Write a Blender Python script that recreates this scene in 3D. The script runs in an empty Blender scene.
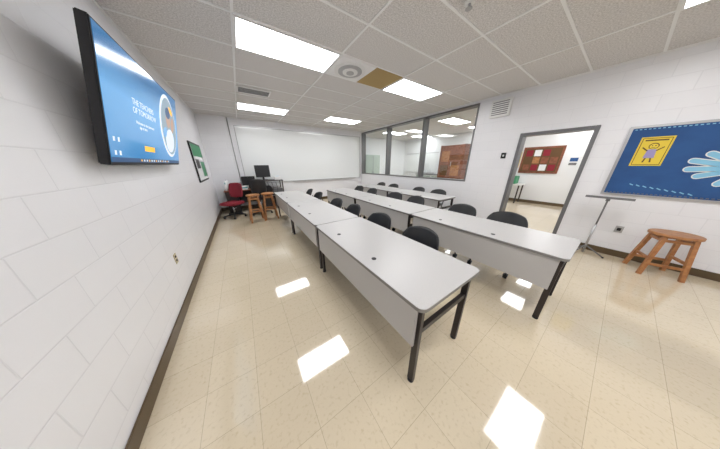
import bpy, bmesh, math
from mathutils import Matrix, Vector
F,PI_,YA,RO=169.83,.345,.590,.006
CX,CH=.809,1.548
R,D,H=5.942,7.507,2.957
LX,LY=1.055,2.599
def basis(p,yaw,roll):
    X=Vector((math.cos(yaw),math.sin(yaw)*math.sin(p),math.sin(yaw)*math.cos(p)))
    Y=Vector((-math.sin(yaw),math.cos(yaw)*math.sin(p),math.cos(yaw)*math.cos(p)))
    Z=Vector((0,math.cos(p),-math.sin(p)))
    c,s=math.cos(roll),math.sin(roll)
    f=lambda v:Vector((c*v[0]-s*v[1],s*v[0]+c*v[1],v[2]))
    return f(X),f(Y),f(Z)
Xb,Yb,Zb=basis(PI_,YA,RO)
# ---------- materials ----------
def mat(name,col,rough=.5,metal=0,emit=None,es=0,spec=.5,coat=0):
    m=bpy.data.materials.new(name); m.use_nodes=True
    b=m.node_tree.nodes['Principled BSDF']
    b.inputs['Base Color'].default_value=(*col,1); b.inputs['Roughness'].default_value=rough; b.inputs['Metallic'].default_value=metal
    b.inputs['Specular IOR Level'].default_value=spec; b.inputs['Coat Weight'].default_value=coat
    if emit: b.inputs['Emission Color'].default_value=(*emit,1); b.inputs['Emission Strength'].default_value=es
    return m
def nodes(m): return m.node_tree.nodes,m.node_tree.links,m.node_tree.nodes['Principled BSDF']
def speckle(m,c1,c2,scale=60,bump=0):
    n,l,b=nodes(m); g=n.new('ShaderNodeNewGeometry'); t=n.new('ShaderNodeTexNoise'); t.inputs['Scale'].default_value=scale; t.inputs['Detail'].default_value=3
    l.new(g.outputs['Position'],t.inputs['Vector']); r=n.new('ShaderNodeValToRGB'); r.color_ramp.elements[0].color=(*c1,1); r.color_ramp.elements[1].color=(*c2,1)
    r.color_ramp.elements[0].position=.35; r.color_ramp.elements[1].position=.65
    l.new(t.outputs['Fac'],r.inputs['Fac']); l.new(r.outputs['Color'],b.inputs['Base Color'])
    if bump:
        bu=n.new('ShaderNodeBump'); bu.inputs['Strength'].default_value=bump; bu.inputs['Distance'].default_value=.004; l.new(t.outputs['Fac'],bu.inputs['Height']); l.new(bu.outputs['Normal'],b.inputs['Normal'])
    return m
def blockwall(name,axis,col=(.84,.84,.865)):
    m=mat(name,col,.33); n,l,b=nodes(m)
    g=n.new('ShaderNodeNewGeometry'); s=n.new('ShaderNodeSeparateXYZ'); l.new(g.outputs['Position'],s.inputs[0])
    c=n.new('ShaderNodeCombineXYZ'); l.new(s.outputs[axis],c.inputs[0]); l.new(s.outputs['Z'],c.inputs[1])
    t=n.new('ShaderNodeTexBrick'); l.new(c.outputs[0],t.inputs['Vector'])
    t.inputs['Scale'].default_value=1; t.inputs['Brick Width'].default_value=.406; t.inputs['Row Height'].default_value=.203
    t.inputs['Mortar Size'].default_value=.005; t.inputs['Mortar Smooth'].default_value=.8
    t.inputs['Color1'].default_value=(*col,1); t.inputs['Color2'].default_value=(col[0]*.98,col[1]*.98,col[2]*.98,1); t.inputs['Mortar'].default_value=(col[0]*.92,col[1]*.92,col[2]*.925,1)
    l.new(t.outputs['Color'],b.inputs['Base Color'])
    no=n.new('ShaderNodeTexNoise'); no.inputs['Scale'].default_value=90; l.new(g.outputs['Position'],no.inputs['Vector'])
    b1=n.new('ShaderNodeBump'); b1.inputs['Strength'].default_value=.1; b1.inputs['Distance'].default_value=.003; l.new(no.outputs['Fac'],b1.inputs['Height'])
    b2=n.new('ShaderNodeBump'); b2.invert=True; b2.inputs['Strength'].default_value=.38; b2.inputs['Distance'].default_value=.004; l.new(t.outputs['Fac'],b2.inputs['Height']); l.new(b1.outputs['Normal'],b2.inputs['Normal'])
    l.new(b2.outputs['Normal'],b.inputs['Normal']); return m
M_wY=blockwall('painted_block_y','Y'); M_wX=blockwall('painted_block_x','X')
def floormat():
    m=mat('vinyl_tile',(.7,.6,.42),.07,spec=.6,coat=.7); n,l,b=nodes(m); b.inputs['Coat Roughness'].default_value=.03
    g=n.new('ShaderNodeNewGeometry'); t=n.new('ShaderNodeTexBrick'); t.offset=0; l.new(g.outputs['Position'],t.inputs['Vector'])
    t.inputs['Scale'].default_value=1; t.inputs['Brick Width'].default_value=.305; t.inputs['Row Height'].default_value=.305; t.inputs['Mortar Size'].default_value=.0016; t.inputs['Mortar Smooth'].default_value=.3
    t.inputs['Color1'].default_value=(.68,.585,.43,1); t.inputs['Color2'].default_value=(.645,.55,.40,1); t.inputs['Mortar'].default_value=(.45,.37,.26,1)
    no=n.new('ShaderNodeTexNoise'); no.inputs['Scale'].default_value=45; no.inputs['Detail'].default_value=4; l.new(g.outputs['Position'],no.inputs['Vector'])
    r=n.new('ShaderNodeValToRGB'); r.color_ramp.elements[0].position=.28; r.color_ramp.elements[0].color=(.78,.74,.68,1); r.color_ramp.elements[1].position=.46; r.color_ramp.elements[1].color=(1,1,1,1); l.new(no.outputs['Fac'],r.inputs['Fac'])
    mx=n.new('ShaderNodeMix'); mx.data_type='RGBA'; mx.blend_type='MULTIPLY'; mx.inputs['Factor'].default_value=.6
    l.new(t.outputs['Color'],mx.inputs['A']); l.new(r.outputs['Color'],mx.inputs['B']); l.new(mx.outputs['Result'],b.inputs['Base Color'])
    n2=n.new('ShaderNodeTexNoise'); n2.inputs['Scale'].default_value=7; l.new(g.outputs['Position'],n2.inputs['Vector'])
    bu=n.new('ShaderNodeBump'); bu.inputs['Strength'].default_value=.05; bu.inputs['Distance'].default_value=.01; l.new(n2.outputs['Fac'],bu.inputs['Height']); l.new(bu.outputs['Normal'],b.inputs['Normal'])
    return m
M_floor=floormat()
M_ceil=speckle(mat('acoustic_tile',(.75,.73,.71),.9),(.56,.54,.53),(.80,.78,.77),70,.35)
M_grid=mat('ceiling_grid_white',(.86,.86,.86),.5)
M_lens=mat('light_lens',(.95,.95,.95),.4,emit=(.98,.985,1),es=15.8)
M_white=mat('white_plastic',(.8,.8,.79),.4)
M_base=mat('brown_vinyl_base',(.10,.065,.03),.4)
M_lam=speckle(mat('grey_laminate',(.48,.46,.45),.35),(.46,.45,.445),(.51,.50,.49),150)
M_edge=mat('grey_edge_band',(.22,.21,.20),.5)
M_panel=mat('modesty_panel',(.50,.485,.475),.4)
M_leg=mat('dark_table_steel',(.045,.036,.034),.4,.4)
M_black=mat('black_plastic',(.012,.0125,.015),.45)
M_blk=mat('matte_black',(.01,.01,.012),.5)
M_chrome=mat('chrome',(.6,.6,.62),.2,1)
M_grey=mat('frame_grey',(.17,.17,.175),.4,.3)
M_alum=mat('aluminium',(.45,.45,.46),.35,.8)
M_wood=speckle(mat('oak_wood',(.5,.25,.1),.4),(.33,.13,.045),(.48,.22,.08),14)
M_wood2=speckle(mat('red_wood',(.3,.1,.05),.45),(.17,.055,.025),(.26,.085,.04),10)
M_red=mat('red_fabric',(.25,.015,.03),.8)
M_wb=mat('whiteboard_gloss',(.80,.82,.82),.15)
M_blue=speckle(mat('blue_paper',(.02,.09,.28),.7),(.015,.07,.22),(.02,.09,.27),4)
M_yellow=mat('yellow_paper',(.80,.60,.06),.7)
M_lblue=mat('pale_blue_paper',(.25,.55,.75),.7)
M_brown=mat('brown_ink',(.12,.06,.02),.7)
M_green=mat('green_card',(.05,.25,.12),.6)
M_tan=mat('stained_tile',(.42,.30,.13),.9)
M_cab=mat('sage_metal',(.38,.45,.40),.5)
M_teal=mat('teal_plastic',(.05,.3,.33),.5)
# ---------- mesh builder ----------
class B:
    def __init__(s): s.bm=bmesh.new(); s.mats=[]
    def mi(s,m):
        if m not in s.mats: s.mats.append(m)
        return s.mats.index(m)
    def _fin(s,vs,m,smooth=False):
        i=s.mi(m); fs={f for v in vs for f in v.link_faces}
        for f in fs: f.material_index=i; f.smooth=smooth
    def box(s,lo,hi,m,M=None,bev=0):
        lo=Vector(lo);hi=Vector(hi); c=(lo+hi)/2; d=hi-lo
        r=bmesh.ops.create_cube(s.bm,size=1); vs=r['verts']
        bmesh.ops.scale(s.bm,vec=d,verts=vs); bmesh.ops.translate(s.bm,vec=c,verts=vs)
        if bev:
            es=list({e for v in vs for e in v.link_edges}); q=bmesh.ops.bevel(s.bm,geom=es,offset=bev,segments=2,affect='EDGES'); vs=list({v for f in q['faces'] for v in f.verts}|{v for v in vs if v.is_valid})
        if M: bmesh.ops.transform(s.bm,matrix=M,verts=vs)
        s._fin(vs,m); return vs
    def bar(s,a,b,w,d,m,up=(0,0,1)):
        a=Vector(a);b=Vector(b); z=(b-a); L=z.length; z.normalize(); u=Vector(up)
        if abs(z.dot(u))>.98: u=Vector((0,1,0))
        x=u.cross(z).normalized(); y=z.cross(x)
        Mx=Matrix((x,y,z)).transposed().to_4x4(); Mx.translation=(a+b)/2
        return s.box((-w/2,-d/2,-L/2),(w/2,d/2,L/2),m,Mx)
    def cyl(s,a,b,r,m,r2=None,seg=16):
        a=Vector(a);b=Vector(b); z=b-a; L=z.length
        q=bmesh.ops.create_cone(s.bm,cap_ends=True,segments=seg,radius1=r,radius2=r if r2 is None else r2,depth=L); vs=q['verts']
        Mx=z.to_track_quat('Z','Y').to_matrix().to_4x4(); Mx.translation=(a+b)/2
        bmesh.ops.transform(s.bm,matrix=Mx,verts=vs); s._fin(vs,m)
        for f in {f for v in vs for f in v.link_faces}:
            if len(f.verts)==4: f.smooth=True
        return vs
    def poly(s,pts,vec,m,M=None):
        vs=[s.bm.verts.new(p) for p in pts]; f=s.bm.faces.new(vs)
        q=bmesh.ops.extrude_face_region(s.bm,geom=[f]); nv=[e for e in q['geom'] if isinstance(e,bmesh.types.BMVert)]
        bmesh.ops.translate(s.bm,vec=vec,verts=nv); allv=vs+nv
        if M: bmesh.ops.transform(s.bm,matrix=M,verts=allv)
        s._fin(allv,m); bmesh.ops.recalc_face_normals(s.bm,faces=list({f for v in allv for f in v.link_faces})); return allv
    def surf(s,fn,nu,nv,th,m):
        g=[[Vector(fn(i/nu,j/nv)) for j in range(nv+1)] for i in range(nu+1)]
        N=[[None]*(nv+1) for _ in range(nu+1)]
        for i in range(nu+1):
            for j in range(nv+1):
                du=g[min(i+1,nu)][j]-g[max(i-1,0)][j]; dv=g[i][min(j+1,nv)]-g[i][max(j-1,0)]
                n=du.cross(dv); N[i][j]=n.normalized() if n.length>1e-9 else Vector((0,0,1))
        A=[[s.bm.verts.new(g[i][j]+N[i][j]*th/2) for j in range(nv+1)] for i in range(nu+1)]
        C=[[s.bm.verts.new(g[i][j]-N[i][j]*th/2) for j in range(nv+1)] for i in range(nu+1)]
        Fc=[]
        for i in range(nu):
            for j in range(nv):
                Fc.append(s.bm.faces.new((A[i][j],A[i+1][j],A[i+1][j+1],A[i][j+1]))); Fc.append(s.bm.faces.new((C[i][j],C[i][j+1],C[i+1][j+1],C[i+1][j])))
        for i in range(nu):
            Fc.append(s.bm.faces.new((A[i][0],C[i][0],C[i+1][0],A[i+1][0]))); Fc.append(s.bm.faces.new((A[i][nv],A[i+1][nv],C[i+1][nv],C[i][nv])))
        for j in range(nv):
            Fc.append(s.bm.faces.new((A[0][j],A[0][j+1],C[0][j+1],C[0][j]))); Fc.append(s.bm.faces.new((A[nu][j],C[nu][j],C[nu][j+1],A[nu][j+1])))
        k=s.mi(m)
        for f in Fc: f.material_index=k; f.smooth=True
    def done(s,name,parent=None,loc=None):
        me=bpy.data.meshes.new(name); s.bm.normal_update(); s.bm.to_mesh(me); s.bm.free()
        for m in s.mats: me.materials.append(m)
        o=bpy.data.objects.new(name,me); bpy.context.collection.objects.link(o)
        if loc: o.location=loc
        if parent: o.parent=parent
        return o
def inst(o,name,loc,rz=0):
    q=bpy.data.objects.new(name,o.data); bpy.context.collection.objects.link(q); q.location=loc; q.rotation_euler=(0,0,rz); return q
def rrect(x0,y0,x1,y1,r,z,n=5):
    p=[]
    for cx_,cy_,a0 in ((x1-r,y1-r,0),(x0+r,y1-r,90),(x0+r,y0+r,180),(x1-r,y0+r,270)):
        for k in range(n+1):
            a=math.radians(a0+90*k/n); p.append((cx_+r*math.cos(a),cy_+r*math.sin(a),z))
    return p
Y0=-4.4
# ---------- room shell ----------
T=.2
b=B(); b.box((-.15,Y0-.15,-.1),(R+T,D+.15,0),M_floor); b.done('floor')
b=B(); b.box((-.15,Y0-.15,H),(R+T,D+.15,H+.1),M_ceil); b.done('ceiling')
b=B(); b.box((-.15,Y0,0),(0,D,H),M_wY); b.done('wall_left')
b=B(); b.box((-.15,D,0),(R+T,D+.15,H),M_wX); b.done('wall_back')
b=B(); b.box((-.15,Y0-.15,0),(R+T,Y0,H),M_wX); b.done('wall_front')
d1,d2=.426,1.46; w1,w2,ws,wt=2.40,D-.05,1.06,H-.05
b=B()
b.box((R,Y0,0),(R+T,d1,H),M_wY); b.box((R,d1,2.13),(R+T,d2,H),M_wY); b.box((R,d2,0),(R+T,w1,H),M_wY); b.box((R,w1,0),(R+T,w2,ws),M_wY); b.box((R,w1,wt),(R+T,w2,H),M_wY); b.box((R,w2,0),(R+T,D,H),M_wY)
b.done('wall_right')
def basebd(name,lo,hi): b=B(); b.box(lo,hi,M_base,bev=.003); return b.done(name)
basebd('baseboard_left',(0.001,Y0,0),(.013,D,.11)); basebd('baseboard_back',(.014,D-.013,0),(R-.014,D-.001,.11))
basebd('baseboard_right',(R-.013,Y0,0),(R-.001,d1-.01,.11)); basebd('baseboard_right.001',(R-.013,d2+.01,0),(R-.001,D-.014,.11))
# ceiling grid
gx=LX-.015; gy=LY-.015
b=B()
x=gx-1.22
while x<R:
    if x>0: b.box((x-.013,Y0,H-.006),(x+.013,D,H),M_grid)
    x+=1.22
y=gy-.61*12
while y<D:
    if y>Y0: b.box((0,y-.013,H-.007),(R,y+.013,H),M_grid)
    y+=.61
b.box((0,Y0,H-.02),(.02,D,H),M_grid); b.box((R-.02,Y0,H-.02),(R,D,H),M_grid); b.box((0,D-.02,H-.02),(R,D,H),M_grid)
b.done('ceiling_grid')
b=B(); fr=.03
b.box((0,0,-.012),(1.22,fr,0),M_grid); b.box((0,.61-fr,-.012),(1.22,.61,0),M_grid); b.box((0,0,-.012),(fr,.61,0),M_grid); b.box((1.22-fr,0,-.012),(1.22,.61,0),M_grid)
b.box((fr,fr,-.008),(1.22-fr,.61-fr,0),M_lens)
L0=b.done('ceiling_light',loc=(gx,gy,H-.007))
k=1
for ix in (0,1):
    for iy in (-2,-1,0,1):  # rearmost row is unseen, added behind the camera to brighten the near end
        if (ix,iy)==(0,0): continue
        inst(L0,'ceiling_light.%03d'%k,(gx+2.44*ix,gy+3.05*iy,H-.007)); k+=1
# ceiling fixtures
b=B(); b.box((gx+1.22+.61,gy+.01,H-.012),(gx+2.44-.02,gy+.6,H-.001),M_tan); b.done('stained_ceiling_tile')
b=B(); b.box((0,0,-.012),(.6,.6,0),M_grid)
for r0,z in ((.25,-.02),(.19,-.03),(.12,-.04),(.06,-.05)): b.cyl((.3,.3,z),(.3,.3,z+.012),r0,M_white if r0 in(.25,.12) else M_alum,seg=32)
b.done('round_air_diffuser',loc=(gx+1.23,gy+.005,H-.006))
b=B(); b.box((0,0,-.015),(.6,.34,0),M_grid)
for i in range(6): b.box((.03,.04+i*.045,-.02),(.57,.065+i*.045,-.012),M_grey)
b.done('air_vent',loc=(1.05,gy+.61*3+.1,H-.007))
b=B(); b.cyl((0,0,-.03),(0,0,0),.04,M_white); b.cyl((0,0,-.06),(0,0,-.03),.012,M_alum); b.cyl((0,0,-.064),(0,0,-.06),.03,M_alum); b.done('fire_sprinkler',loc=(2.85,1.22,H-.007))
# ---------- tables ----------
TW,TL,TH=.74,1.76,.74
def make_table():
    b=B()
    b.poly(rrect(0,0,TW,TL,.05,TH-.028),(0,0,.024),M_edge); b.poly(rrect(.001,.001,TW-.001,TL-.001,.05,TH-.004),(0,0,.004),M_lam)
    for gy_ in (.62,1.3):
        b.cyl((.13,gy_,TH-.001),(.13,gy_,TH+.003),.022,M_blk,seg=20)
    b.box((.015,.05,TH-.36),(.033,TL-.05,TH-.03),M_panel,bev=.002)
    for y in (.05,TL-.05):
        for x in (.055,TW-.09):
            b.bar((x,y,0.012),(x,y,TH-.03),.028,.045,M_leg)
            b.cyl((x,y,0),(x,y,.015),.024,M_blk)
        b.bar((.055,y,.50),(TW-.09,y,.50),.03,.04,M_leg); b.bar((.055,y,TH-.045),(TW-.09,y,TH-.045),.03,.03,M_leg)
    b.bar((.3,.05,TH-.045),(.3,TL-.05,TH-.045),.03,.03,M_leg)
    return b.done('training_table')
tab=make_table()
X1,X2,X3=1.524,3.047,4.5
pos=[(X1,.42+i*1.775) for i in range(3)]+[(X2,.05+i*1.775) for i in range(3)]+[(X3,2.2+i*1.775) for i in range(2)]
tab.location=(pos[0][0],pos[0][1],0)
for i,p in enumerate(pos[1:]): inst(tab,'training_table.%03d'%(i+1),(p[0],p[1],0))
# ---------- chairs (face -X) ----------
def make_chair():
    b=B()
    def sq(u,v,e=.55):
        a=2*u-1;c=2*v-1; return a*math.sqrt(1-c*c*.5*e),c*math.sqrt(1-a*a*.5*e)
    def seat(u,v):
        a,c=sq(u,v); return (a*.22,c*.23,.45-.015*(1-c*c)+ (.0 if a>-.5 else -(abs(a)-.5)**2*.12)+.02*max(0,a)**2)
    b.surf(seat,12,12,.014,M_black)
    def back(u,v):
        a,c=sq(u,v,.8); z=.67+c*.165; return (.235+.06*c-.08*a*a,a*.25,z)
    b.surf(back,14,10,.014,M_black)
    for sy in (-.2,.2):
        b.cyl((.14,sy*.9,.43),(.25,sy*.9,.58),.011,M_blk); b.cyl((.25,sy*.9,.58),(.245,sy*.82,.68),.011,M_blk)
        b.cyl((-.17,sy*.9,.43),(-.22,sy*1.15,.075),.012,M_leg); b.cyl((.14,sy*.9,.43),(.24,sy*1.15,.075),.012,M_leg); b.cyl((-.17,sy*.9,.43),(.14,sy*.9,.43),.011,M_leg)
        for x in (-.22,.24):
            b.cyl((x,sy*1.15,.08),(x,sy*1.15,.055),.012,M_blk)
            b.cyl((x,sy*1.15-.022,.032),(x,sy*1.15+.022,.032),.032,M_blk); b.box((x-.02,sy*1.15-.026,.04),(x+.03,sy*1.15+.026,.062),M_blk)
    b.cyl((-.17,-.18,.43),(-.17,.18,.43),.01,M_leg); b.cyl((.14,-.18,.43),(.14,.18,.43),.01,M_leg)
    return b.done('stacking_chair')
ch=make_chair(); cps=[]
for y in (1.12,1.85,2.62,3.3,4.4,5.15): cps.append((X1+TW-.05,y))
for y in (.78,1.46,2.5,3.15,4.15,4.85): cps.append((X2+TW+.05,y))
for y in (2.8,3.5,4.6,5.3): cps.append((X3+TW-.04,y))
for i,(x,y) in enumerate(cps):
    rz=.08*math.sin(i*2.3)
    if i==0: ch.location=(x,y,0); ch.rotation_euler=(0,0,rz)
    else: inst(ch,'stacking_chair.%03d'%i,(x,y,0),rz)
# ---------- TV ----------
def screenmat():
    m=mat('tv_screen_picture',(.01,.01,.01),.12); n,l,b_=nodes(m); tc=n.new('ShaderNodeTexCoord'); sp=n.new('ShaderNodeSeparateXYZ'); l.new(tc.outputs['Generated'],sp.inputs[0])
    r=n.new('ShaderNodeValToRGB'); e=r.color_ramp.elements; e[0].position=0;e[0].color=(.04,.23,.52,1);e[1].position=1;e[1].color=(.04,.18,.40,1); q=e.new(.7);q.color=(.14,.41,.76,1)
    no=n.new('ShaderNodeTexNoise'); no.inputs['Scale'].default_value=2.5; l.new(tc.outputs['Generated'],no.inputs['Vector'])
    ad=n.new('ShaderNodeMath'); ad.operation='MULTIPLY_ADD'; ad.inputs[1].default_value=.25; l.new(no.outputs['Fac'],ad.inputs[0]); l.new(sp.outputs['Z'],ad.inputs[2])
    l.new(ad.outputs[0],r.inputs['Fac']); l.new(r.outputs['Color'],b_.inputs['Emission Color']); b_.inputs['Emission Strength'].default_value=1.0; return m
M_scr=screenmat(); M_tx=mat('screen_text',(.3,.3,.3),.4,emit=(.75,.85,.95),es=.8); M_bar=mat('screen_bar',(.02,.05,.1),.4,emit=(.02,.06,.15),es=1); M_pic=mat('screen_photo_grey',(.1,.1,.1),.4,emit=(.22,.32,.40),es=1); M_or=mat('screen_orange',(.6,.3,0),.4,emit=(.9,.5,.05),es=.8); M_skin=mat('screen_skin',(.1,.1,.1),.4,emit=(.5,.3,.2),es=.9)
tv=bpy.data.objects.new('wall_television',None); bpy.context.collection.objects.link(tv)
th=math.radians(12)
W,Ht=1.65,.82
tv.matrix_world=Matrix(((math.cos(th),0,math.sin(th),.085),(0,1,0,1.91),(-math.sin(th),0,math.cos(th),1.55),(0,0,0,1)))
b=B(); b.box((-.03,0,0),(.02,W,Ht),M_blk,bev=.006); b.box((-.05,.3,.2),(-.02,W-.3,.65),M_blk); b.done('casing',tv)
b=B(); b.box((.02,.015,.022),(.022,W-.015,Ht-.015),M_scr); b.done('screen',tv)
b=B(); b.box((.0222,.015,.022),(.0228,W-.015,.055),M_bar)
for i in range(14): b.box((.0228,.45+i*.055,.031),(.0232,.475+i*.055,.047),M_tx if i%3 else M_or)
def disc(b,cy,cz,ry,rz,x,m,n=32,rot=0):
    pts=[]
    for k in range(n):
        a=2*math.pi*k/n; p=ry*math.cos(a);q=rz*math.sin(a); pts.append((x,cy+p*math.cos(rot)-q*math.sin(rot),cz+p*math.sin(rot)+q*math.cos(rot)))
    b.poly(pts,(.0004,0,0),m)
disc(b,1.28,.43,.28,.34,.0228,M_tx,rot=.3); disc(b,1.30,.43,.25,.31,.0234,M_pic,rot=.3)
disc(b,1.27,.52,.075,.10,.0240,M_skin,rot=.1); disc(b,1.27,.58,.08,.06,.0244,M_bar); disc(b,1.30,.28,.15,.13,.0242,M_tx,rot=.2); disc(b,1.42,.47,.06,.09,.0242,M_skin,rot=-.3); disc(b,1.14,.36,.07,.05,.0242,M_scr,rot=.5); disc(b,1.38,.62,.07,.03,.0242,M_or,rot=-.5)
b.box((.0228,.55,.12),(.0232,.78,.165),M_or); b.done('screen_graphics',tv)
def text(s,size,mx,m,parent=None,name='lettering'):
    c=bpy.data.curves.new(name,'FONT'); c.body=s; c.size=size; c.extrude=.0005; c.materials.append(m)
    o=bpy.data.objects.new(name,c); bpy.context.collection.objects.link(o)
    if parent: o.parent=parent
    o.matrix_basis=mx
    return o
def tm(x,y,z): return Matrix(((0,0,1,x),(1,0,0,y),(0,1,0,z),(0,0,0,1)))
text('THE TEACHERS\nOF TOMORROW',.062,tm(.0236,.40,.47),M_tx,tv); text('Welcome to the classroom\n      sign in here',.034,tm(.0236,.43,.33),M_tx,tv,'caption')
b=B()
for (ya,za) in ((.06,.07),(.12,.07),(.06,.16),(.12,.16)): b.box((.0228,ya,za),(.0232,ya+.025,za+.03),M_tx)
b.done('desktop_icons',tv)
b=B(); b.box((-.075,.6,.25),(-.05,1.06,.55),M_blk); b.done('bracket',tv)
# framed poster on left wall
b=B(); y0,y1,z0,z1=5.25,6.5,1.16,2.02
b.box((.001,y0,z0),(.03,y1,z1),M_blk,bev=.004); b.box((.03,y0+.04,z0+.04),(.033,y1-.04,z1-.04),M_wb); b.box((.033,y0+.04,z1-.3),(.035,y1-.04,z1-.04),M_green); b.box((.033,y0+.1,z0+.3),(.035,y0+.5,z0+.5),M_blk); b.box((.033,y1-.6,z0+.1),(.035,y1-.1,z0+.45),M_green)
b.done('framed_poster')
b=B(); b.box((0.001,0,0),(.006,.075,.115),mat('ivory_plate',(.55,.47,.3),.4),bev=.002)
for z in (.025,.07): b.box((.006,.022,z),(.009,.053,z+.022),M_blk)
b.done('wall_outlet',loc=(0,2.55,.48))
# ---------- whiteboard ----------
wx0,wx1,wz0,wz1=.92,R-.12,.9,2.72
b=B(); b.box((wx0,D-.02,wz0),(wx1,D-.001,wz1),M_wb)
for lo,hi in (((wx0,D-.03,wz0-.02),(wx1,D-.001,wz0)),((wx0,D-.03,wz1),(wx1,D-.001,wz1+.02)),((wx0-.02,D-.03,wz0-.02),(wx0,D-.001,wz1+.02)),((wx1,D-.03,wz0-.02),(wx1+.02,D-.001,wz1+.02)),((wx0+1.6,D-.08,wz0-.03),(wx1-.3,D-.001,wz0-.015))): b.box(lo,hi,M_alum)
b.done('whiteboard')
b=B(); b.cyl((.76,D-.03,.9),(.76,D-.03,H),.014,M_alum); b.box((.70,D-.05,.8),(.82,D-.001,.95),M_alum); b.done('conduit_pipe')
# ---------- right wall items ----------
b=B(); ft=.055
b.box((R-.02,d1,0),(R+T+.02,d1+ft,2.13),M_grey,bev=.004); b.box((R-.02,d2-ft,0),(R+T+.02,d2,2.13),M_grey,bev=.004); b.box((R-.02,d1+ft,2.13-ft),(R+T+.02,d2-ft,2.13),M_grey,bev=.004)
b.done('door_1')
Mg=bpy.data.materials.new('window_glass'); Mg.use_nodes=True; n=Mg.node_tree.nodes; l=Mg.node_tree.links; n.clear()
o_=n.new('ShaderNodeOutputMaterial'); t_=n.new('ShaderNodeBsdfTransparent'); t_.inputs[0].default_value=(.95,.97,.97,1); g_=n.new('ShaderNodeBsdfGlossy'); g_.inputs['Roughness'].default_value=.02; mx_=n.new('ShaderNodeMixShader'); mx_.inputs[0].default_value=.06; l.new(t_.outputs[0],mx_.inputs[1]); l.new(g_.outputs[0],mx_.inputs[2]); l.new(mx_.outputs[0],o_.inputs[0])
ys=[w1,3.97,5.66,w2]
for i in range(3):
    a,c=ys[i],ys[i+1]; b=B(); f=.035
    b.box((R-.015,a,ws),(R+T+.01,a+f,wt),M_grey); b.box((R-.015,c-f,ws),(R+T+.01,c,wt),M_grey); b.box((R-.015,a+f,ws),(R+T+.01,c-f,ws+f),M_grey); b.box((R-.015,a+f,wt-f),(R+T+.01,c-f,wt),M_grey)
    b.box((R+.09,a+f,ws+f),(R+.096,c-f,wt-f),Mg); b.done('window_%d'%(i+1))
# bulletin board
by0,by1,bz0,bz1=-2.3,.10,1.06,2.02
b=B(); b.box((R-.012,by0,bz0),(R-.001,by1,bz1),M_blue)
for lo,hi in (((R-.025,by0-.03,bz0-.03),(R-.001,by1+.03,bz0)),((R-.025,by0-.03,bz1),(R-.001,by1+.03,bz1+.03)),((R-.025,by0-.03,bz0),(R-.001,by0,bz1)),((R-.025,by1,bz0),(R-.001,by1+.03,bz1))): b.box(lo,hi,M_alum)
for i in range(66):
    yy=by0+.02+i*.036
    b.box((R-.016,yy,bz1-.024),(R-.012,yy+.02,bz1-.013),M_lblue)
    b.box((R-.016,yy,bz0+.012),(R-.012,yy+.02,bz0+.022),M_grey)
b.box((R-.017,-.27,1.49),(R-.012,-.01,1.89),M_yellow)
M_lilac=mat('lilac_ink',(.35,.3,.55),.7)
xs=R-.0185
for q in ((-.255,1.505,-.025,1.512),(-.255,1.868,-.025,1.875),(-.255,1.505,-.249,1.875),(-.031,1.505,-.025,1.875)): b.box((xs,q[0],q[1]),(R-.017,q[2],q[3]),M_brown)
# cartoon figure: body, head, arms, legs
yc=-.14
b.poly([(xs,yc-.045,1.60),(xs,yc+.045,1.60),(xs,yc+.035,1.72),(xs,yc-.035,1.72)],(.0015,0,0),M_lilac)
b.cyl((xs-.001,yc,1.765),(R-.017,yc,1.765),.042,M_brown,seg=20); b.cyl((xs-.002,yc,1.762),(R-.017,yc,1.762),.034,M_yellow,seg=20)
for s_ in (-1,1):
    b.cyl((xs-.003,yc+s_*.013,1.77),(R-.017,yc+s_*.013,1.77),.006,M_blk,seg=10); b.bar((xs,yc+s_*.02,1.60),(xs,yc+s_*.03,1.54),.014,.002,M_brown,up=(1,0,0)); b.bar((xs,yc+s_*.035,1.70),(xs,yc+s_*.085,1.75),.013,.002,M_brown,up=(1,0,0))
b.bar((xs-.003,yc-.015,1.747),(xs-.003,yc+.015,1.747),.005,.002,M_blk,up=(1,0,0))
b.box((xs,-.23,1.835),(R-.017,-.05,1.853),M_brown)
for i in range(9): b.bar((R-.014,-.10-.06*i,1.22-.012*i),(R-.014,-.135-.06*i,1.20-.012*i),.012,.003,M_lblue,up=(1,0,0))
hy,hz=-.84,1.47
def hand(x,m,g):
    pts=[]
    for k in range(28):
        a=2*math.pi*k/28; pts.append((x,hy+(.15+g)*math.cos(a),hz+(.12+g)*math.sin(a)))
    b.poly(pts,(.0015,0,0),m)
    for a,Lf in ((-24,.30),(-4,.36),(15,.37),(35,.33),(-62,.25)):
        a=math.radians(a); e=(hy+Lf*math.cos(a),hz+Lf*.9*math.sin(a)); b.bar((x+.0007,hy+.08*math.cos(a),hz+.08*math.sin(a)),(x+.0007,e[0],e[1]),.056+2*g,.0016,m,up=(1,0,0)); b.cyl((x,e[0],e[1]),(x+.0015,e[0],e[1]),.028+g,m,seg=16)
hand(R-.015,M_white,.010); hand(R-.0175,M_lblue,0)
b.done('bulletin_board')
b=B(); b.box((R-.08,1.74,2.52),(R-.001,2.12,2.86),M_white,bev=.006)
for i in range(7): b.box((R-.084,1.78,2.56+i*.04),(R-.08,2.08,2.577+i*.04),M_grey)
b.done('wall_speaker')
b=B(); b.box((R-.02,1.62,1.64),(R-.001,1.71,1.76),M_blk,bev=.002); b.box((R-.023,1.65,1.68),(R-.02,1.68,1.72),M_white); b.done('light_switch')
b=B(); b.box((R-.012,-.26,.42),(R-.001,-.18,.53),M_alum,bev=.002); b.box((R-.015,-.24,.45),(R-.012,-.2,.5),M_blk); b.done('wall_outlet.001')
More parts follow.
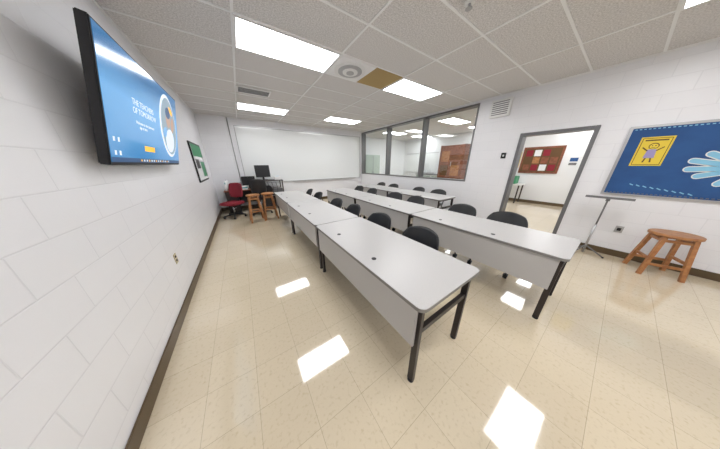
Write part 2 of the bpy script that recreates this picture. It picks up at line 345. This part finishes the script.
# ---------- stools ----------
def stool(name,h,r,spread,loc,rz=0,seatmat=M_wood):
    b=B(); b.cyl((0,0,h-.035),(0,0,h-.006),r,seatmat,seg=36); b.cyl((0,0,h-.006),(0,0,h),r,seatmat,r2=r-.008,seg=36)
    c=[(1,1),(-1,1),(-1,-1),(1,-1)]; top=r*.55; P_=lambda cx_,cy_,z:(cx_*(top+(spread-top)*(1-z/h)),cy_*(top+(spread-top)*(1-z/h)),z)
    for cx_,cy_ in c: b.bar(P_(cx_,cy_,0),P_(cx_,cy_,h-.03),.038,.038,seatmat,up=(0,1,0))
    for i in range(4):
        a=c[i];q=c[(i+1)%4]
        for z in ((h*.28,h*.85) if i%2 else (h*.4,h*.85)): b.bar(P_(a[0],a[1],z),P_(q[0],q[1],z),.02,.035,seatmat)
    o=b.done(name,loc=loc); o.rotation_euler=(0,0,rz); return o
stool('wooden_stool',.62,.2,.17,(5.60,-.63,0),.35)
stool('wooden_stool.001',.76,.165,.165,(.96,5.55,0),.08); stool('wooden_stool.002',.76,.165,.165,(1.33,5.62,0),.0)
# music stand
b=B(); b.cyl((0,0,.03),(0,0,.55),.014,M_alum); b.cyl((0,0,.5),(0,0,.98),.010,M_grey)
for a in (30,150,270):
    a=math.radians(a); b.cyl((0,0,.16),(.22*math.cos(a),.22*math.sin(a),.012),.010,M_grey); b.cyl((.22*math.cos(a),.22*math.sin(a),0),(.22*math.cos(a),.22*math.sin(a),.02),.013,M_blk)
Mt=Matrix.Translation((0,0,1.0))@Matrix.Rotation(.02,4,'Y')
b.box((-.10,-.23,-.004),(.09,.23,.002),M_alum,Mt,bev=.002); b.box((-.115,-.23,-.004),(-.10,.23,.03),M_grey,Mt); b.box((-.09,-.18,.002),(.08,.16,.012),M_white,Mt); b.cyl((0,0,.95),(0,0,.99),.022,M_grey)
b.done('music_stand',loc=(5.66,.02,0))
# ---------- teacher corner ----------
b=B(); b.box((0,0,.72),(.95,.65,.75),M_wood2,bev=.004); b.box((.02,.03,.0),(.34,.62,.72),M_blk); b.box((.9,.03,0),(.93,.62,.72),M_blk); b.box((.34,.58,.25),(.9,.6,.72),M_blk)
for i in range(3): b.box((.04,.015,.1+i*.2),(.32,.03,.28+i*.2),M_leg); b.box((.13,.005,.19+i*.2),(.23,.015,.205+i*.2),M_alum)
b.done('teacher_desk',loc=(.25,6.78,0))
b=B()
for z in (.12,.5,.98): b.box((0,0,z),(.75,.55,z+.03),M_blk if z<.9 else M_leg,bev=.004)
for x in (.02,.70):
    for y in (.02,.5): b.box((x,y,.08),(x+.03,y+.03,.98),M_leg); b.cyl((x+.015,y,.04),(x+.015,y+.03,.04),.04,M_blk)
b.box((.06,.05,.15),(.32,.5,.47),M_leg,bev=.01); b.box((.38,.06,.53),(.7,.5,.72),M_grey,bev=.01); b.box((.06,.06,.53),(.34,.5,.80),M_blk,bev=.01); b.box((.38,.06,.15),(.68,.5,.4),M_blk,bev=.01)
for i in range(4):
    for j in range(10):
        t0=j/10*math.pi*2; a=(.1+.13*i+.03*math.sin(t0),-.005,.95-.085*j); c2=(.1+.13*i+.03*math.sin(t0+.63),-.005,.95-.085*(j+1)); b.cyl(a,c2,.006,M_blk,seg=6)
b.done('computer_cart',loc=(1.28,6.8,0))
def monitor(name,loc,rz,w=.52,h=.32):
    b=B(); b.box((-w/2,-.02,.10),(w/2,.015,.10+h),M_blk,bev=.005); b.box((-w/2+.015,-.023,.115),(w/2-.015,-.02,.085+h),M_black); b.box((-.03,.015,.01),(.03,.04,.3),M_blk); b.box((-.12,-.08,0),(.12,.1,.015),M_blk,bev=.004)
    o=b.done(name,loc=loc); o.rotation_euler=(0,0,rz); return o
monitor('computer_monitor',(1.45,7.1,1.011),.1,.46,.4); monitor('computer_monitor.001',(.98,7.2,.752),-.1,.4,.3)
b=B(); b.box((-.15,-.12,0),(.15,.12,.1),M_grey,bev=.01); b.box((-.15,-.12,.1),(.15,.1,.2),M_blk,bev=.02); b.box((-.12,-.15,.04),(.12,-.12,.05),M_white); b.done('desktop_printer',loc=(.56,7.25,.752))
b=B(); b.cyl((0,0,0),(0,0,.2),.035,M_white); b.cyl((0,0,.2),(0,0,.25),.012,M_teal); b.done('spray_bottle',loc=(.33,6.88,.752))
b=B(); b.cyl((0,0,0),(0,0,.11),.04,M_teal); b.cyl((0,0,.11),(0,0,.112),.035,M_blk)
for i in range(5): a=i*1.3; b.cyl((.015*math.cos(a),.015*math.sin(a),.1),(.035*math.cos(a),.035*math.sin(a),.19),.004,(M_yellow,M_red,M_blk)[i%3],seg=6)
b.done('pencil_cup',loc=(.47,6.86,.752))
b=B(); b.box((-.15,-.09,0),(.13,.09,.05),M_white); b.box((-.14,-.085,.05),(.12,.085,.09),M_teal); b.box((-.12,-.08,.09),(.12,.08,.12),M_white); b.done('book_stack',loc=(.78,6.90,.752))
b=B(); b.box((-.1,-.08,0),(.1,.08,.12),M_white,bev=.01); b.box((-.06,-.05,.12),(.06,.05,.125),M_lblue); b.done('tissue_box',loc=(1.88,7.0,1.011))
b=B(); b.cyl((0,0,0),(0,0,.28),.055,M_white,seg=20); b.cyl((0,0,.28),(0,0,.31),.012,M_alum); b.cyl((0,0,0),(0,0,.012),.08,M_grey,seg=20); b.done('paper_towel_roll',loc=(.34,7.3,.752))
b=B(); b.box((0,0,0),(.32,.42,.3),mat('cardboard',(.42,.28,.15),.8),bev=.004); b.box((-.002,.19,.0),(.322,.23,.302),M_tan); b.done('cardboard_box',loc=(2.12,6.95,0))
def taskchair(name,loc,rz,cm,hs=.48):
    b=B()
    for k in range(5):
        a=2*math.pi*k/5; e=(.28*math.cos(a),.28*math.sin(a)); b.bar((0,0,.1),(e[0],e[1],.075),.04,.03,M_blk); b.cyl((e[0]-.02,e[1],.03),(e[0]+.02,e[1],.03),.03,M_blk); b.cyl((e[0],e[1],.04),(e[0],e[1],.08),.012,M_blk)
    b.cyl((0,0,.08),(0,0,hs-.06),.025,M_chrome); b.box((-.1,-.1,hs-.08),(.1,.1,hs-.05),M_blk)
    b.box((-.24,-.24,hs-.05),(.24,.24,hs+.03),cm,bev=.03); b.bar((.2,0,hs-.06),(.28,0,hs+.2),.05,.02,M_blk)
    def bk(u,v):
        a=2*u-1;c=2*v-1; return (.28-.05*a*a+.03*c,a*.21*math.sqrt(1-.25*c*c),hs+.35+c*.22*math.sqrt(1-.25*a*a))
    b.surf(bk,10,10,.05,cm); o=b.done(name,loc=loc); o.rotation_euler=(0,0,rz); return o
taskchair('red_task_chair',(.42,6.38,0),.9,M_red,.44); taskchair('black_office_chair',(1.15,6.28,0),-1.5,M_black,.56)
# ---------- adjoining room ----------
AX0,AX1,AY0,AY1=R+T,R+T+4.2,-1.0,D+1.2
M_aw=mat('adjoining_paint',(.78,.79,.8),.6)
b=B(); b.box((AX0,AY0,-.1),(AX1,AY1,0),M_floor); b.done('floor_adjoining')
b=B(); b.box((AX0,AY0,H),(AX1,AY1,H+.1),M_ceil); b.done('ceiling_adjoining')
b=B(); b.box((AX1,AY0-.1,-.1),(AX1+.1,AY1+.1,H+.1),M_aw); b.done('wall_adjoining_far')
b=B(); b.box((AX0,AY1,-.1),(AX1,AY1+.1,H+.1),M_aw); b.box((AX0,D+.15,0),(AX0+.02,AY1,H),M_aw); b.done('wall_adjoining_back')
b=B(); b.box((AX0,AY0-.1,-.1),(AX1,AY0,H+.1),M_aw); b.done('wall_adjoining_front')
b=B(); b.box((AX1-.013,AY0,0),(AX1-.001,AY1,.11),M_base); b.done('baseboard_adjoining')
for (x,y) in ((AX0+.8,3.6),(AX0+.8,6.6),(AX0+.8,.6),(AX0+2.9,3.6),(AX0+2.9,6.6),(AX0+2.9,.6)):
    inst(L0,'ceiling_light.%03d'%k,(x,y,H-.001)); k+=1
b=B(); b.box((0,0,.0),(.45,1.0,2.0),M_cab,bev=.006)
b.box((-.005,.49,.1),(0,.51,1.95),M_grey); b.box((-.02,.44,1.0),(-.005,.46,1.15),M_chrome); b.box((-.02,.54,1.0),(-.005,.56,1.15),M_chrome); o=b.done('metal_storage_cabinet',loc=(AX0+1.6,AY1-.5,0)); o.rotation_euler=(0,0,math.pi/2)
b=B(); b.box((0,0,0),(.4,.03,2.3),M_wood2); b.box((0,1.07,0),(.4,1.1,2.3),M_wood2); b.box((.37,0,0),(.4,1.1,2.3),M_wood2)
for i in range(6): b.box((0,.03,.05+i*.44),(.38,1.07,.08+i*.44),M_wood2)
b.box((-.01,.03,.9),(.01,1.07,2.25),M_wood2); b.box((-.03,.5,1.4),(-.01,.53,1.6),M_alum)
for i in range(4): b.box((-.013,.12+(i%2)*.5,1.0+(i//2)*.6),(-.01,.5+(i%2)*.5,1.45+(i//2)*.6),(M_wood,M_brown,M_wood2,M_wood)[i])
b.done('wooden_cupboard',loc=(AX1-1.6,3.95,0))
b=B(); b.box((0,0,0),(.029,1.1,.95),M_wood2); b.box((-.01,.06,.06),(0,1.04,.89),M_brown)
for i in range(4):
    for j in range(3): b.box((-.014,.10+i*.235,.10+j*.26),(-.01,.29+i*.235,.32+j*.26),(M_red,M_wood,M_wood2,M_wb,M_brown,M_wood2,M_red)[(i*3+j*2)%7])
b.done('cork_board',loc=(AX1-.03,1.35,1.15))
b=B(); b.box((0,0,0),(.01,.4,.6),M_yellow); b.box((-.003,.05,.3),(0,.35,.55),M_green); b.box((-.003,.05,.05),(0,.35,.25),M_red); b.done('wall_poster',loc=(AX1-.011,2.49,1.35))
b=B(); b.box((0,0,0),(.01,.24,.32),M_wb); b.box((-.003,.03,.17),(0,.21,.29),M_blue); b.box((-.003,.03,.05),(0,.21,.13),M_grey); b.done('wall_notice',loc=(AX1-.011,.95,1.4))
b=B(); b.box((0,0,.7),(.6,1.4,.74),M_white)
for x in (.03,.53):
    for y in (.03,1.33): b.box((x,y,0),(x+.04,y+.04,.7),M_leg)
b.done('work_table',loc=(AX1-.65,2.1,0))
b=B(); b.box((0,0,0),(.35,.45,.3),M_green,bev=.01); b.box((-.005,.1,.1),(0,.35,.2),M_lblue); b.done('storage_box',loc=(AX1-.55,2.3,.742))
b=B(); b.box((0,0,0),(.019,2.2,1.1),M_wb); b.box((-.01,-.03,-.03),(.019,2.23,0),M_alum); b.box((-.01,-.03,1.1),(.019,2.23,1.13),M_alum); b.done('whiteboard.001',loc=(AX1-.02,6.2,1.0))
b=B(); b.box((0,0,0),(.5,1.6,.9),M_white); b.box((-.02,-.02,.9),(.52,1.62,.94),M_grey)
for i in range(3): b.box((-.01,.03+i*.53,.08),(0,.5+i*.53,.86),M_cab); b.box((-.02,.4+i*.53,.5),(-.01,.42+i*.53,.62),M_alum)
b.done('base_cabinet',loc=(AX1-.52,5.6,0))
# ---------- world, camera ----------
w=bpy.data.worlds.new('world'); bpy.context.scene.world=w; w.use_nodes=True; w.node_tree.nodes['Background'].inputs[0].default_value=(.8,.85,.9,1); w.node_tree.nodes['Background'].inputs[1].default_value=.5
cd=bpy.data.cameras.new('camera'); cam=bpy.data.objects.new('camera',cd); bpy.context.collection.objects.link(cam)
cd.sensor_width=36; cd.lens=F/20; cd.clip_start=.05
r_=Vector((Xb[0],Yb[0],Zb[0]));u_=Vector((Xb[1],Yb[1],Zb[1]));f_=Vector((Xb[2],Yb[2],Zb[2]))
Mc=Matrix((r_,u_,-f_)).transposed().to_4x4(); Mc.translation=(CX,0,CH); cam.matrix_world=Mc
bpy.context.scene.camera=cam
bpy.context.scene.view_settings.view_transform='Standard'
